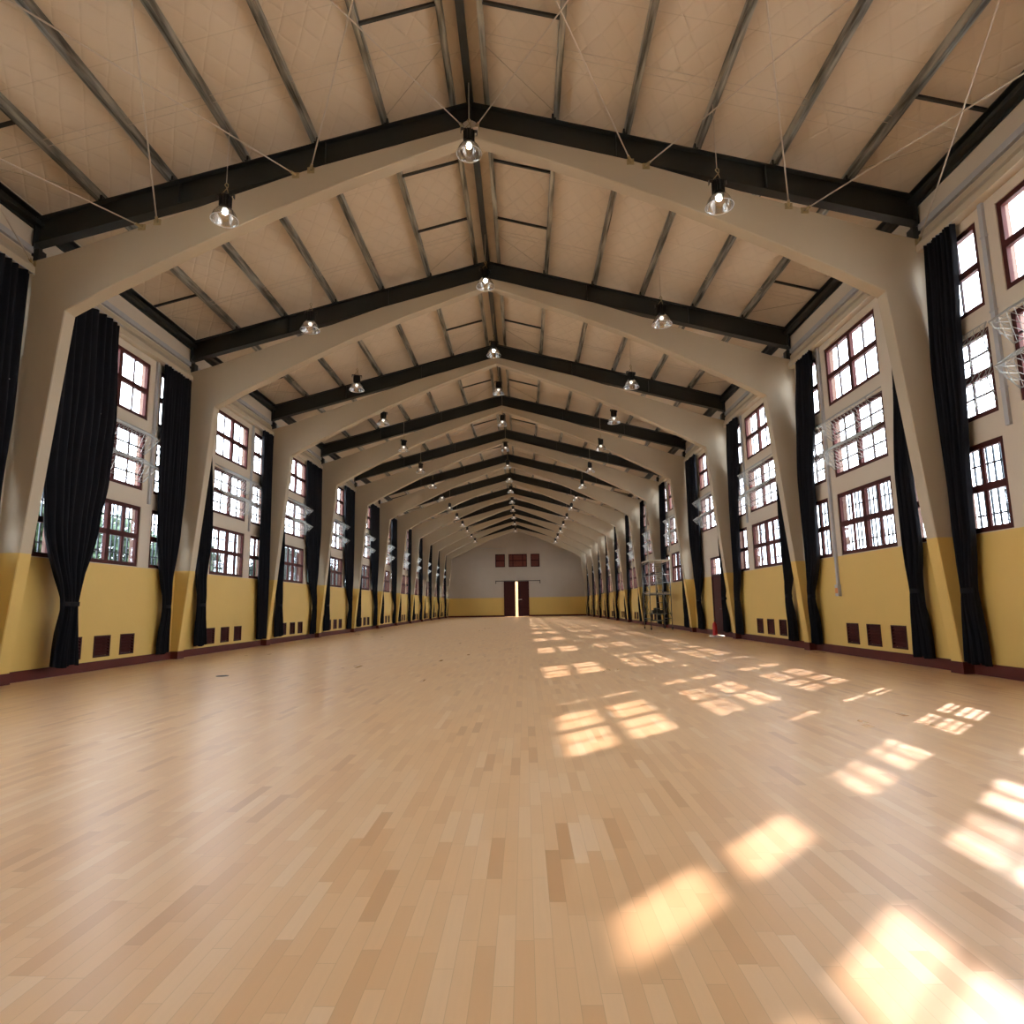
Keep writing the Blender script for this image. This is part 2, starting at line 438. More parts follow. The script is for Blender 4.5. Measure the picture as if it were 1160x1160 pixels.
# steel rafters on top
def steel():
    mb = MB()
    for s in (-1, 1):
        def P(x, z): return (s * x, TH / 2, z)
        T = lambda x: 11.33 - .266 * x
        B = lambda x: 10.79 - .268 * x
        mb.obox(P(-.03, T(0) - .012), P(8.62, T(8.62) - .012), .22, .028)
        mb.obox(P(-.03, B(0) + .012), P(8.62, B(8.62) + .012), .22, .028)
        mb.prism([(0, B(0)), (s * 8.62, B(8.62)), (s * 8.62, T(8.62)), (0, T(0))], 'y', TH / 2 - .012, TH / 2 + .012)
        mb.box(s * 8.60, s * 8.63, TH / 2 - .12, TH / 2 + .12, 8.36, 9.08)
        for x in (2.9, 5.8): mb.box(s * x, s * (x + .015), TH / 2 - .1, TH / 2 + .1, B(x) + .02, T(x) - .03)
    mb.box(-.015, .015, TH / 2 - .11, TH / 2 + .11, 10.80, 11.31)
    return mb
sm = steel().mesh('steel_rafter', M['steel'])
clm = MB().box(-.04, .04, TH / 2 - .14, TH / 2 + .14, -.005, .09).mesh('purlin_cleat', M['steel'])
brm = MB().box(-.07, .07, TH / 2 - .1, TH / 2 + .1, 8.05, 8.37).mesh('bearing_plate', M['steel'])
for k in range(-1, 12):
    r = bpy.data.objects.new('steel_rafter', sm); C.objects.link(r); r.location = (0, face(k), 0)
    tag(r, 'dark steel roof rafter above the %s concrete frame from the camera' % ORD[k + 2], 'steel beam', 'dark steel rafters under the roof')
    for s in (-1, 1):
        for x in (1.68, 3.08, 4.46, 5.95, 7.35):
            c = bpy.data.objects.new('purlin_cleat', clm); C.objects.link(c); c.parent = r; c.location = (s * x, 0, 11.33 - .266 * x)
        c = bpy.data.objects.new('bearing_plate', brm); C.objects.link(c); c.parent = r; c.location = (s * 8.57, 0, 0)

# purlins (C sections) running the length of the hall
PX = [.30, 1.68, 3.08, 4.46, 5.95, 7.35]
for s in (-1, 1):
    for i, x in enumerate(PX):
        z = 11.33 - .266 * x
        mb = MB(); t = .006; h = .19; w = .10
        mb.box(s * x - t, s * x + t, YB, YE, z, z + h)
        mb.box(s * x, s * x + s * w, YB, YE, z, z + t * 2).box(s * x, s * x + s * w, YB, YE, z + h - t, z + h)
        mb.box(s * x + s * w - s * t, s * x + s * w, YB, YE, z, z + .025)
        o = mb.build('roof_purlin', M['galv'])
        tag(o, 'galvanised roof purlin, %s from the ridge on the %s slope' % (ORD[i + 1], 'scaffold-side' if s > 0 else 'opposite'), 'purlin', 'galvanised purlins under the roof lining')
    mb = MB(); mb.box(s * (HX - .02), s * (HX - .16), YB, YE, 8.86, 8.88).box(s * (HX - .01), s * (HX - .03), YB, YE, 8.80, 9.12).box(s * (HX - .02), s * (HX - .16), YB, YE, 9.06, 9.08)
    mb.box(s * (HX - .15), s * (HX - .165), YB, YE, 8.88, 8.95)
    o = mb.build('eave_beam', M['steel']); tag(o, 'dark steel eave beam along the top of %s' % SIDE[s], 'steel beam')
mb = MB().box(-.07, .07, YB, YE, 11.30, 11.42)
o = mb.build('ridge_beam', M['steel']); tag(o, 'dark square steel tube running under the roof ridge', 'steel beam')

# struts and sag rods between purlins
def zr(x): return 11.36 - .266 * abs(x)
def bayloop(): return range(-1, 12)
for k in bayloop():
    y = face(k)
    for s in (-1, 1):
        sl = 'scaffold-side' if s > 0 else 'opposite'
        for rel, a, b, w in ((1.7, .30, 1.68, 'near'), (3.87, .30, 1.68, 'far'), (4.0, 7.35, 8.55, 'eave')):
            mb = MB().obox((s * a, 0, zr(a) + .02), (s * b, 0, zr(b) + .02), .05, .05)
            o = mb.build('purlin_strut', M['steel'], loc=(0, y + rel, 0))
            wh = {'near': 'camera-side strut beside the ridge', 'far': 'far-side strut beside the ridge', 'eave': 'strut by the eave'}[w]
            tag(o, 'dark steel %s, %s slope, %s' % (wh, sl, bayname(k)), 'strut', 'dark struts between purlins')
        for yy, dz, ww in ((0, .06, 'camera-side'), (.12, .03, 'far-side')):
            rd = MB().tube((s * .3, yy, zr(.3) + dz), (s * 8.55, yy, zr(8.55) + dz), .007, 4)
            o = rd.build('sag_rod', M['rod'], loc=(0, y + 4.5, 0)); tag(o, '%s thin sag rod under the lining, %s slope, %s' % (ww, sl, bayname(k)), 'rod', 'thin sag rods')
        # knee rods from rafter foot to purlin
        for xa, xb, ww in ((1.68, .36, 'near ridge'), (7.35, 8.5, 'near eave')):
            kn = MB().tube((s * xa, -.02, zr(xa) + .08), (s * xb, -1.25, zr(xb) + .08), .008, 4)
            o = kn.build('roof_brace', M['deck'], loc=(0, y, 0)); tag(o, 'thin diagonal brace under the lining %s, %s slope, %s' % (ww, sl, bayname(k)), 'brace', 'thin diagonal roof braces')

# X bracing rods between frame -1 and frame 0
def ctop(x):
    x = abs(x)
    P = [(0, 10.78), (3.1, 9.93), (5.0, 9.27), (8.67, 8.03)]
    for (a, za), (b, zb) in zip(P[:-1], P[1:]):
        if a <= x <= b: return za + (zb - za) * (x - a) / (b - a)
y0 = face(0) - .02; y1 = face(-1) + TH
for s in (-1, 1):
    sl = 'scaffold-side' if s > 0 else 'opposite'
    nodes = [0, 3.3, 6.3, 8.55]
    for i in range(3):
        a, b = nodes[i], nodes[i + 1]; a0 = a + (.12 if i == 0 else .15); b0 = b - .15 if b < 8 else b
        for (p, q, w) in ((a0, b0, 'falling'), (b0, a0, 'rising')):
            lo = Vector((s * p, y0, ctop(p) - .04)); hi = Vector((s * q, y1, ctop(q) - .04))
            mb = MB().tube(lo, hi, .013, 6)
            o = mb.build('bracing_rod', M['rod'])
            tag(o, 'cream cross-bracing rod %s towards the camera, %s panel from ridge, %s slope' % (w if w == 'rising' else 'dropping', ORD[i + 1], sl), 'rod', 'cream bracing rods in front of the first arch')
            an = MB(); d = (hi - lo).normalized()
            an.tube(lo - d * .03, lo + d * .13, .028, 8)
            an.box(lo.x - .07, lo.x + .07, y0 + .005, y0 + .03, lo.z - .07, lo.z + .05)
            an.build('turnbuckle', M['brass'], o)
mb = MB(); mb.prism([(.17 * math.cos(a * PI / 8), 10.66 + .17 * math.sin(a * PI / 8)) for a in range(16)], 'y', face(0) - .05, face(0) + .01)
mb.box(-.17, .17, face(0) - .1, face(0), 10.62, 10.64)
o = mb.build('anchor_plate', M['rod']); tag(o, 'round cream anchor plate at the apex of the first full arch', 'plate')

# ------------------------------------------------------------------ windows
def rect_frame(mb, y0, y1, z0, z1, t, x0, x1):
    mb.box(x0, x1, y0, y1, z0, z0 + t).box(x0, x1, y0, y1, z1 - t, z1).box(x0, x1, y0, y0 + t, z0 + t, z1 - t).box(x0, x1, y1 - t, y1, z0 + t, z1 - t)
def window_proto(row, w, h, big):
    """local: x outward from the wall's inner face, y across, z up"""
    root = empty('window_1')
    F = MB(); t = .09; x0, x1 = .02, .09
    rect_frame(F, 0, w, 0, h, t, x0, x1)
    if big: F.box(x0 - .005, x1 + .005, w / 2 - .065, w / 2 + .065, t, h - t)
    tz = .06
    F.box(x0 - .005, x1 + .005, t, w - t, h / 2 - tz, h / 2 + tz)
    F.build('window_frame', M['maroon'], root)
    spans = [(t, w / 2 - .065), (w / 2 + .065, w - t)] if big else [(t, w - t)]
    th = .015; mat = M['muntin']
    if row == 'lower': th = .035; mat = M['maroon']
    B = MB(); rows = [(t, h / 2 - tz), (h / 2 + tz, h - t)]
    for a, b in spans:
        for c, d in rows:
            B.box(.035, .07, (a + b) / 2 - th, (a + b) / 2 + th, c, d)
            if row == 'middle': B.box(.035, .07, a, b, (c + d) / 2 - th, (c + d) / 2 + th)
    B.build('muntin', mat, root)
    G = MB(); G.box(.05, .054, .04, w - .04, .04, h - .04); G.build('pane', M['glass'], root)
    if row == 'lower':
        R = MB(); n = int(w / .15)
        for i in range(n):
            y = (i + .5) * w / n; R.tube((.24, y, 0.0), (.24, y, h), .019, 6)
        R.box(.232, .248, 0, w, .3, .33).box(.232, .248, 0, w, h - .33, h - .30)
        R.build('security_bars', M['bars'], root)
    return root
protos = {}
def put_window(side, k, wn, rn, y0, y1, z0, z1, num):
    key = (wn, rn)
    if key not in protos: o = protos[key] = window_proto(rn, y1 - y0, z1 - z0, wn == 'centre')
    else: o = dup(protos[key])
    o.name = 'window_%d' % num
    # side -1: mirror by rotating half a turn (frame is symmetric across)
    if side > 0: o.location = (HX, y0, z0); o.rotation_euler = (0, 0, 0)
    else: o.location = (-HX, y1, z0); o.rotation_euler = (0, 0, PI)
    pos = {'near': 'camera-side', 'centre': 'middle', 'far': 'far-side'}[wn]
    tag(o, '%s-row maroon window, %s of the %s, %s' % (rn, pos, bayname(k), SIDE[side]), kind='structure')
    return o
num = 0
for side in (-1, 1):
    for t, k, wn, rn, a, b, c, d in openings(side):
        if t == 'window':
            num += 1; put_window(side, k, wn, rn, a, b, c, d, num)

# ------------------------------------------------------------------ wire guards over the middle row (two tiers)
def guard_proto(w, D):
    root = empty('window_guard')
    P0 = (0, .60); P1 = (D, .36); P2 = (0, 0)       # (out, z): wall top, nose, wall bottom
    F = MB(); r = .010
    for y in (0, w):
        F.tube((-P0[0], y, P0[1]), (-P1[0], y, P1[1]), r, 5).tube((-P1[0], y, P1[1]), (-P2[0], y, P2[1]), r, 5)
    for p in (P0, P1, P2): F.tube((-p[0], 0, p[1]), (-p[0], w, p[1]), r, 5)
    F.build('guard_frame', M['mesh'], root)
    W = MB(); q = .0055
    def sheet(A, B):
        L = math.hypot(A[0] - B[0], A[1] - B[1])
        st = .16; sl = .6
        for sgn in (1, -1):
            y = -sl * L
            while y < w + sl * L:
                # line from (y at A) to (y+sl*L at B), clipped to 0..w
                ya, yb = (y, y + sl * L) if sgn > 0 else (y + sl * L, y)
                t0, t1 = 0., 1.
                if yb != ya:
                    ta, tb = (0 - ya) / (yb - ya), (w - ya) / (yb - ya)
                    if ta > tb: ta, tb = tb, ta
                    t0, t1 = max(t0, ta), min(t1, tb)
                if t1 - t0 > .03:
                    f = lambda t: (-(A[0] + (B[0] - A[0]) * t), ya + (yb - ya) * t, A[1] + (B[1] - A[1]) * t)
                    W.tube(f(t0), f(t1), q, 3, caps=False)
                y += st
    sheet(P0, P1); sheet(P1, P2)
    # end triangles
    for y in (0, w):
        for j in range(1, 5):
            t = j / 5
            za = .60 * (1 - t); W.tube((0, y, za), (-P1[0] * (1 - abs(t - .4)), y, .36 + (.0 if t < .4 else -.36 * (t - .4) / .6 * .8)), q, 3, caps=False)
    W.build('wire_mesh', M['mesh'], root)
    return root
gp = {}
for side in (-1, 1):
    for k in range(-1, 12):
        for wn, (a, b) in WX.items():
            if k == 11 and wn != 'near': continue
            if k == -1 and wn == 'near': continue
            for tier, zb in (('upper', 5.23), ('lower', 4.50)):
                w = b - a - .04
                if wn not in gp: o = gp[wn] = guard_proto(w, .36 if wn == 'centre' else .10)
                else: o = dup(gp[wn])
                y0 = face(k) + a + .02
                if side > 0: o.location = (HX - .004, y0, zb); o.rotation_euler = (0, 0, 0)
                else: o.location = (-HX + .004, y0 + w, zb); o.rotation_euler = (0, 0, PI)
                pos = {'near': 'camera-side', 'centre': 'middle', 'far': 'far-side'}[wn]
                tag(o, '%s wire mesh guard over %s window, %s, %s' % (tier, pos, bayname(k), SIDE[side]), 'window guard', 'wedge-shaped wire guards on the middle windows')

# ------------------------------------------------------------------ vents
def vent_proto():
    root = empty('vent_grille'); w, h = .56, VZ[1] - VZ[0]
    F = MB(); rect_frame(F, 0, w, 0, h, .035, -.012, .06); F.build('vent_frame', M['maroon_dark'], root)
    for j in range(6):
        z = .05 + j * .068
        s = MB(); s.prism([(-.005, z), (.05, z + .052), (.05, z + .062), (-.005, z + .01)], 'y', .03, w - .03)
        # prism 'y' extrudes (x,z) over y
        s.build('slat', M['maroon'], root)
    b = MB().box(.2, .22, -.02, w + .02, -.02, h + .02); b.build('back_board', M['maroon_dark'], root)
    return root
vp = None
for side in (-1, 1):
    for t, k, wn, rn, a, b, c, d in openings(side):
        if t != 'vent' or k < -1: continue
        if vp is None: o = vp = vent_proto()
        else: o = dup(vp)
        if side > 0: o.location = (HX, a, c); o.rotation_euler = (0, 0, 0)
        else: o.location = (-HX, b, c); o.rotation_euler = (0, 0, PI)
        o.scale = (1, (b - a) / .56, 1)
        tag(o, 'maroon louvred vent, %s of three above skirting, %s, %s' % (ORD[int(wn) + 1], bayname(k), SIDE[side]), 'vent', 'maroon louvred vents above the skirting')

# ------------------------------------------------------------------ doors
d1 = empty('door_1', (0, YE, 0))
tag(d1, 'big maroon double sliding door standing slightly open in the end wall', kind='structure')
for s, (a, b) in ((-1, (-1.64, -.22)), (1, (.13, 1.50))):
    L = MB().box(a, b, -.11, -.05, .03, 4.40)
    n = 6
    for i in range(n + 1):
        x = a + (b - a) * i / n; L.box(x - .012, x + .012, -.125, -.11, .05, 4.38)
    lf = L.build('door_leaf', M['maroon_dark'], d1)
    if s > 0: MB().box(.2, .62, -.17, -.15, 2.08, 2.15).box(.22, .25, -.17, -.11, 2.08, 2.15).box(.57, .6, -.17, -.11, 2.08, 2.15).build('handle', M['white'], lf)
    for x in (a + .12, b - .12): MB().box(x - .05, x + .05, -.12, -.04, 4.38, 4.50).build('hanger', M['steel'], lf)
MB().box(-2.68, 2.95, -.10, -.06, 4.42, 4.50).box(-2.70, -2.62, -.12, .0, 4.12, 4.52).box(2.88, 2.97, -.12, .0, 4.12, 4.52).build('rail', M['steel'], d1)
for i, (a, b) in enumerate(GW):
    w = empty('window_%d' % (num + 1 + i), (a, YE, GZ[0])); W = b - a; H = GZ[1] - GZ[0]
    tag(w, ['small maroon boarded window above the big door, beside the grey conduit drop', 'wide maroon boarded window centred above the big door', 'small maroon boarded window above the big door, scaffold side'][i], kind='structure')
    F = MB(); F.box(0, W, .02, .1, 0, .1).box(0, W, .02, .1, H - .1, H).box(0, .1, .02, .1, 0, H).box(W - .1, W, .02, .1, 0, H).box(.1, W - .1, .02, .1, H * .5 - .06, H * .5 + .06)
    if i == 1: F.box(.5, .6, .02, .1, .1, H - .1).box(W - .6, W - .5, .02, .1, .1, H - .1)
    F.build('window_frame', M['maroon_dark'], w)
    MB().box(.05, W - .05, .12, .16, .05, H - .05).build('shutter_board', M['shutter'], w)
# sunlit wall seen through the door gap
o = MB().box(-6, 6, YE + 3.2, YE + 3.4, -.13, 5).build('courtyard_wall', M['backlight']); tag(o, 'sunlit warm plaster wall outside, seen through the door gap', 'wall', kind='structure')

yd = face(DOOR_BAY) + DX[0]; W = DX[1] - DX[0]
d2 = empty('door_2', (HX, yd, 0)); tag(d2, 'maroon side door with small glazed transom behind the curtain', kind='structure')
F = MB(); F.box(.0, .1, 0, .08, 0, DZ).box(0, .1, W - .08, W, 0, DZ).box(0, .1, 0, W, DZ - .08, DZ).box(0, .1, 0, W, 2.36, 2.44); F.build('door_frame', M['maroon_dark'], d2)
L = MB().box(.04, .08, .08, W - .08, .02, 2.36); L.box(.028, .04, .2, W - .2, 1.3, 2.2).box(.028, .04, .2, W - .2, .25, 1.1)
lf = L.build('door_leaf', M['maroon'], d2); MB().tube((-.03, .2, 1.05), (-.03, .32, 1.05), .012, 8).box(-.03, .04, .19, .21, 1.04, 1.06).build('handle', M['pipe'], lf)
MB().box(.05, .055, .08, W - .08, 2.44, DZ - .08).build('pane', M['glass'], d2)
MB().box(.04, .07, W / 2 - .02, W / 2 + .02, 2.44, DZ - .08).box(.04, .07, .08, W - .08, 2.72, 2.745).build('muntin', M['maroon_dark'], d2)

# ------------------------------------------------------------------ curtains
def smooth(keys, z):
    """keys: [(z, a, b)] descending; monotone cosine interpolation"""
    for p, q in zip(keys[:-1], keys[1:]):
        if q[0] <= z <= p[0]:
            t = (p[0] - z) / (p[0] - q[0]); e = .5 - .5 * math.cos(PI * t); e = .35 * t + .65 * e
            return tuple(p[i] + (q[i] - p[i]) * e for i in (1, 2))
    return keys[-1][1:]
def curtain(side, yrel, keys, tie, name_label, seed, folds=9, x_off=.17):
    rnd = random.Random(seed)
    nz, nu = 56, folds * 10
    zt, zb = keys[0][0], keys[-1][0]
    ph = [rnd.uniform(-.5, .5) for _ in range(folds + 1)]
    v, f = [], []
    wt = keys[0][2] - keys[0][1]
    for i in range(nz + 1):
        z = zt + (zb - zt) * i / nz
        a, b = smooth(keys, z); w = b - a
        amp = min(.065, .03 + .05 * (wt / max(w, .3)) * .6)
        if tie: amp *= .35 + .65 * min(1, abs(z - tie) / .5)
        for j in range(nu + 1):
            u = j / nu
            fo = math.sin(2 * PI * (folds * u) + .6 * math.sin(2 * PI * u * 2.3 + seed) + ph[int(u * folds)] * .2 * math.sin(z))
            d = amp * fo + .02 * math.sin(u * 17 + z * .8 + seed)
            # gathered section curls round into a rounded bundle
            if tie: d += (.10 * math.exp(-((z - tie) / .5) ** 2)) * math.sqrt(max(0, 1 - (2 * u - 1) ** 2)) - .03
            hz = z + (.025 * math.sin(u * 9 + seed) if i == nz else 0)
            v.append((side * (HX - x_off - d), yrel + a + w * u + .01 * math.sin(z * 1.3 + j * .3), hz))
    for i in range(nz):
        for j in range(nu):
            q = i * (nu + 1) + j; f.append((q, q + 1, q + nu + 2, q + nu + 1))
    me = bpy.data.meshes.new('curtain'); me.from_pydata(v, [], f); me.polygons.foreach_set('use_smooth', [True] * len(f)); me.materials.append(M['cloth']); me.update()
    o = bpy.data.objects.new('curtain', me); C.objects.link(o)
    tag(o, name_label, 'curtain', 'black curtains along the window walls')
    if tie:
        a, b = smooth(keys, tie); cy = yrel + (a + b) / 2; hw = (b - a) / 2 - .004
        T = MB(); n = 20; r0 = []
        for zz, k in ((tie - .045, 1), (tie + .045, 1)):
            r0.append([(side * (HX - x_off - .02) + math.cos(2 * PI * i / n) * .088, cy + math.sin(2 * PI * i / n) * hw, zz) for i in range(n)])
        for i in range(n):
            j = (i + 1) % n; T.face([r0[0][i], r0[0][j], r0[1][j], r0[1][i]], True)
        T.build('tie_band', M['cloth'], o)
    # rail stub with hooks
    a, b = keys[0][1], keys[0][2]
    R = MB().tube((side * (HX - x_off), yrel + a - .05, zt + .012), (side * (HX - x_off), yrel + b + .05, zt + .012), .014, 6)
    R.build('curtain_rail', M['grey'], o)
    return o
ZT = 7.79
def lab(k, side, which, extra=''):
    return 'black %scurtain at %s edge of %s, %s' % (extra, which, bayname(k), SIDE[side])
def J(r, v=.06): return r.uniform(-v, v)
for side in (-1, 1):
    for k in range(-1, 12):
        rnd = random.Random(100 * side + k + 5)
        yf = face(k + 1) if k < 11 else YE + .1     # far frame's near face
        # far curtain (relative to yf)
        if k < 11:
            if side > 0:
                if k == -1:
                    keys = [(ZT, -.95, -.2), (5.4, -.8, -.02), (2.6, -.6, -.05), (1.42, -.5, -.17), (.2, -.56, -.03)]
                elif k == 2:
                    keys = [(ZT, -1.85, -.1), (4.5, -1.9, -.2), (2.6, -1.8, -.6), (1.42, -1.55, -1.05), (.2, -1.75, -.85)]
                else:
                    keys = [(ZT, -1.38, -.41), (6.2, -1.30, -.15), (4.6, -.92, -.03), (2.6, -.78, -.1), (1.42, -.52 + J(rnd), -.17), (.2, -.56, -.03)]
                tie = 1.42
            else:
                if k == 1:
                    keys = [(ZT, -.93, -.03), (4.2, -.9, -.02), (.27, -.72, -.02)]; tie = None
                elif k == 0:
                    keys = [(ZT, -1.35, -.03), (6.5, -1.35, -.02), (4.7, -1.29, -.07), (3.4, -1.2, -.16), (1.40, -.81, -.48), (.2, -.92, -.38)]; tie = 1.40
                else:
                    w = {2: 2.05, 3: 2.15, 4: 2.2, 5: 2.0, 6: 1.1}.get(k, 1.8)
                    keys = [(ZT, -w, -.05), (5.0, -w * .95, -.05), (3.2, -w * .78, -.2), (1.36, -.92 + J(rnd), -.5), (.22, -1.05, -.35)]; tie = 1.36
            curtain(side, yf, keys, tie, lab(k, side, 'far', 'untied straight ' if tie is None else 'tied '), k * 3 + side + 7)
        # near curtain (relative to face(k))
        yn = face(k)
        if k >= 0:
            if side < 0 and k == 0:
                keys = [(ZT, .36, 2.3), (5.7, .36, 2.42), (4.2, .36, 2.3), (3.1, .5, 2.1), (1.42, 1.1, 1.62), (.22, 1.0, 1.83)]
            elif side > 0:
                keys = [(ZT, .36, 1.05), (6.8, .45, 1.1), (5.9, .70, 1.2), (3.8, .92, 1.45), (2.45, .90, 1.42), (1.5, .98 + J(rnd, .04), 1.28), (.2, .9, 1.46)]
            else:
                keys = [(ZT, .4, 1.28), (6.8, .4, 1.28), (3.7, .78, 1.6), (1.43, .95 + J(rnd, .04), 1.4), (.28, .96, 1.66)]
            curtain(side, yn, keys, 1.45, lab(k, side, 'camera-side', 'wide tied ' if (side < 0 and k == 0) else 'tied '), k * 5 + side + 2, x_off=.44 if (side < 0 and k == 0) else .17)

# ------------------------------------------------------------------ conduits
for side in (-1, 1):
    for k in range(-1, 11):
        y = face(k) + 4.52; x = side * (HX - .035)
        zlo = 1.66 if (side > 0 and k == 0) else 4.0
        mb = MB().box(side * HX, side * (HX - .05), y - .045, y + .045, zlo, 7.80)
        o = mb.build('wall_conduit', M['grey']); tag(o, 'grey vertical conduit on the pier of %s, %s' % (bayname(k), SIDE[side]), 'conduit', 'grey conduits dropping between windows')
        for z in (4.6, 5.9, 7.2): MB().box(side * HX, side * (HX - .06), y - .06, y + .06, z, z + .03).build('clip', M['grey'], o)
        if zlo < 2:
            b = MB().box(side * HX, side * (HX - .08), y - .075, y + .075, 1.40, 1.68).build('junction_box', M['grey'], o)
            MB().box(side * (HX - .08), side * (HX - .085), y - .06, y + .06, 1.47, 1.60).build('orange_label', M['orange'], b)
o = MB().path([(-HX, YE - .02, 8.62), (-1.30, YE - .02, 8.62), (-1.30, YE - .02, 7.86)], .022).build('wall_conduit', M['grey']); tag(o, 'thin conduit across the end wall dropping to the boarded windows', 'conduit')

# ------------------------------------------------------------------ pendant lamps
def lamp_proto(glow):
    root = empty('pendant_lamp')
    B = MB(); B.lathe([(0, .50), (.075, .50), (.085, .48), (.085, .30), (.10, .26), (.10, .22), (.06, .21), (0, .21)], 20)
    for i in range(12):
        a = 2 * PI * i / 12; B.obox((.095 * math.cos(a), .095 * math.sin(a), .27), (.095 * math.cos(a), .095 * math.sin(a), .48), .008, .035, (math.cos(a), math.sin(a), 0))
    B.build('housing', M['lampblack'], root)
    K = MB().box(-.16, .16, -.03, .03, .50, .515).box(-.16, -.15, -.03, .03, .43, .51).box(.15, .16, -.03, .03, .43, .51); K.build('bracket', M['lampblack'], root)
    Sh = MB(); n = 24
    Sh.lathe([(.095, .235), (.14, .20), (.19, .13), (.225, .04), (.238, 0), (.246, -.004), (.241, .006), (.228, .045), (.193, .135), (.143, .206), (.098, .242)], n)
    Sh.build('shade', M['acrylic'], root)
    Ri = MB(); Ri.lathe([(.236, .002), (.246, -.004), (.248, .006), (.240, .012)], n); Ri.build('shade_rim', M['white'], root)
    bl = MB(); bl.lathe([(0, .12), (.03, .125), (.05, .15), (.05, .19), (.03, .215), (0, .215)], 14); bl.build('bulb', M['bulb'] if glow else M['bulbdim'], root)
    H = MB().path([(-.09, 0, .515), (-.02, 0, .60), (.03, 0, .66), (.035, 0, .72), (0, 0, .75), (-.03, 0, .71), (.02, 0, .64), (.05, 0, .515)], .008, 5); H.build('hook', M['brass'], root)
    return root
lp = {}
lampmesh = {}
def put_lamp(x, y, z, glow, label, group, rz):
    if glow not in lp: o = lp[glow] = lamp_proto(glow)
    else:
        src = lp[glow]; o = src.copy(); C.objects.link(o)
        for ch in src.children:
            if ch.name.startswith('cable'): continue
            c = ch.copy(); C.objects.link(c); c.parent = o
    zc = z - .12
    o.location = (x, y, zc); o.rotation_euler = (0, 0, rz)
    top = 11.33 - .266 * abs(x) + .02 if abs(x) > .1 else 11.30
    L = top - zc
    MB().tube((0, 0, .74), (0, 0, L), .007, 5).build('cable', M['rod'], o)
    tag(o, label, 'lamp', group)
YS = [10.72, 15.45, 20.05, 24.05, 28.3, 33.1, 37.6, 42.0, 46.4, 51.5, 56.2, 60.9, 65.9, 70.7]
YR = [11.0, 16.1, 20.86, 24.85, 29.4, 34.4, 38.95, 43.2, 47.6, 52.6, 57.3, 62.2, 67.2, 73.5]
for i, y in enumerate(YR):
    put_lamp(0.02, y, 9.9, i < 3, '%s high-bay pendant lamp from the camera in the ridge row' % ORD[i + 1], 'pendant lamps under the ridge', .3)
for s in (-1, 1):
    for i, y in enumerate(YS):
        put_lamp(s * 4.46, y + (.0 if s < 0 else -.35), 8.48 if s < 0 else 8.26, i < 1, '%s high-bay pendant lamp from the camera in the %s' % (ORD[i + 1], 'row nearer the scaffold wall' if s > 0 else 'row away from the scaffold'),
                 'pendant lamps, %s row' % ('scaffold-side' if s > 0 else 'opposite'), .2 * i)

# ------------------------------------------------------------------ scaffold tower
sc = empty('scaffold_tower', (7.2, 32.4, 0))
tag(sc, 'mobile steel scaffold tower on castors in front of the curtains', 'scaffold')
Wd, Ln, Ht = 1.05, 1.75, 3.45
for x in (0, Wd):
    for y in (0, Ln):
        p = MB().tube((x, y, .16), (x, y, Ht if y < 1 or x > 0 else Ht - .0), .024, 8).build('post', M['pipe'], sc)
        MB().lathe([(0, -.025), (.07, -.025), (.075, 0), (.07, .025), (0, .025)], 14).build('castor', M['dark'], p).matrix_local = Matrix.Translation((x, y, .08)) @ Matrix.Rotation(PI / 2, 4, 'Y')
for z in (.45, .80, 1.75, 2.35, 2.75):
    for y in (0, Ln): MB().tube((0, y, z), (Wd, y, z), .02, 6).build('crossbar', M['pipe'], sc)
for z in (.55, 1.9, 3.35):
    for x in (0, Wd): MB().tube((x, 0, z), (x, Ln, z), .018, 6).build('side_rail', M['pipe'], sc)
for x in (0, Wd):
    for p, q in (((x, 0, .6), (x, Ln, 1.85)), ((x, Ln, .6), (x, 0, 1.85)), ((x, 0, 1.95), (x, Ln, 3.2))): MB().tube(p, q, .014, 6).build('diagonal_brace', M['pipe'], sc)
R = MB().tube((.32, 0, .3), (.32, 0, Ht), .018, 6).tube((.68, 0, .3), (.68, 0, Ht), .018, 6)
for i in range(10): R.tube((.32, 0, .45 + i * .3), (.68, 0, .45 + i * .3), .014, 6)
R.build('ladder', M['pipe'], sc)
MB().box(-.03, Wd + .03, -.03, Ln + .03, Ht - .02, Ht + .05).build('platform', M['deck'], sc)
MB().box(.05, Wd - .05, .02, Ln - .02, 1.80, 1.85).build('shelf_deck', M['deck'], sc)
o = MB().box(0, .5, 0, .35, 0, .16).lathe([(.14, .16), (.13, .26), (0, .27)], 10, (.2, .17, 0)).build('tool_bag', M['dark'], loc=(7.4, 32.8, .82)); tag(o, 'dark tool bag lying on a lower bar of the scaffold tower', 'bag')
MB().box(0, Wd + .02, 0, .6, -.02, 0.).build('plank', M['deck'], sc, loc=(0, .25, .81))

# fire extinguisher by the side door, and a white tray on the floor
o = empty('fire_extinguisher', (8.42, face(DOOR_BAY) + 2.35, 0)); tag(o, 'red fire extinguisher standing on the floor by the side door', 'fire extinguisher')
MB().lathe([(0, 0), (.085, 0), (.09, .02), (.09, .42), (.07, .5), (.03, .53), (.03, .56), (0, .56)], 18).build('cylinder_body', M['red'], o)
MB().box(-.02, .02, -.02, .02, .55, .6).box(-.015, .015, -.1, .03, .6, .62).box(-.012, .012, -.09, .02, .64, .655).build('valve_handle', M['dark'], o)
MB().path([(0, .03, .58), (.02, .1, .52), (.03, .12, .35), (.03, .11, .18)], .012, 6).build('hose', M['dark'], o)
o = MB().box(8.1, 8.45, face(2) + 1.4, face(2) + 2.0, 0, .05).build('doormat_tray', M['white']); tag(o, 'flat white tray on the floor in front of the side door', 'tray')
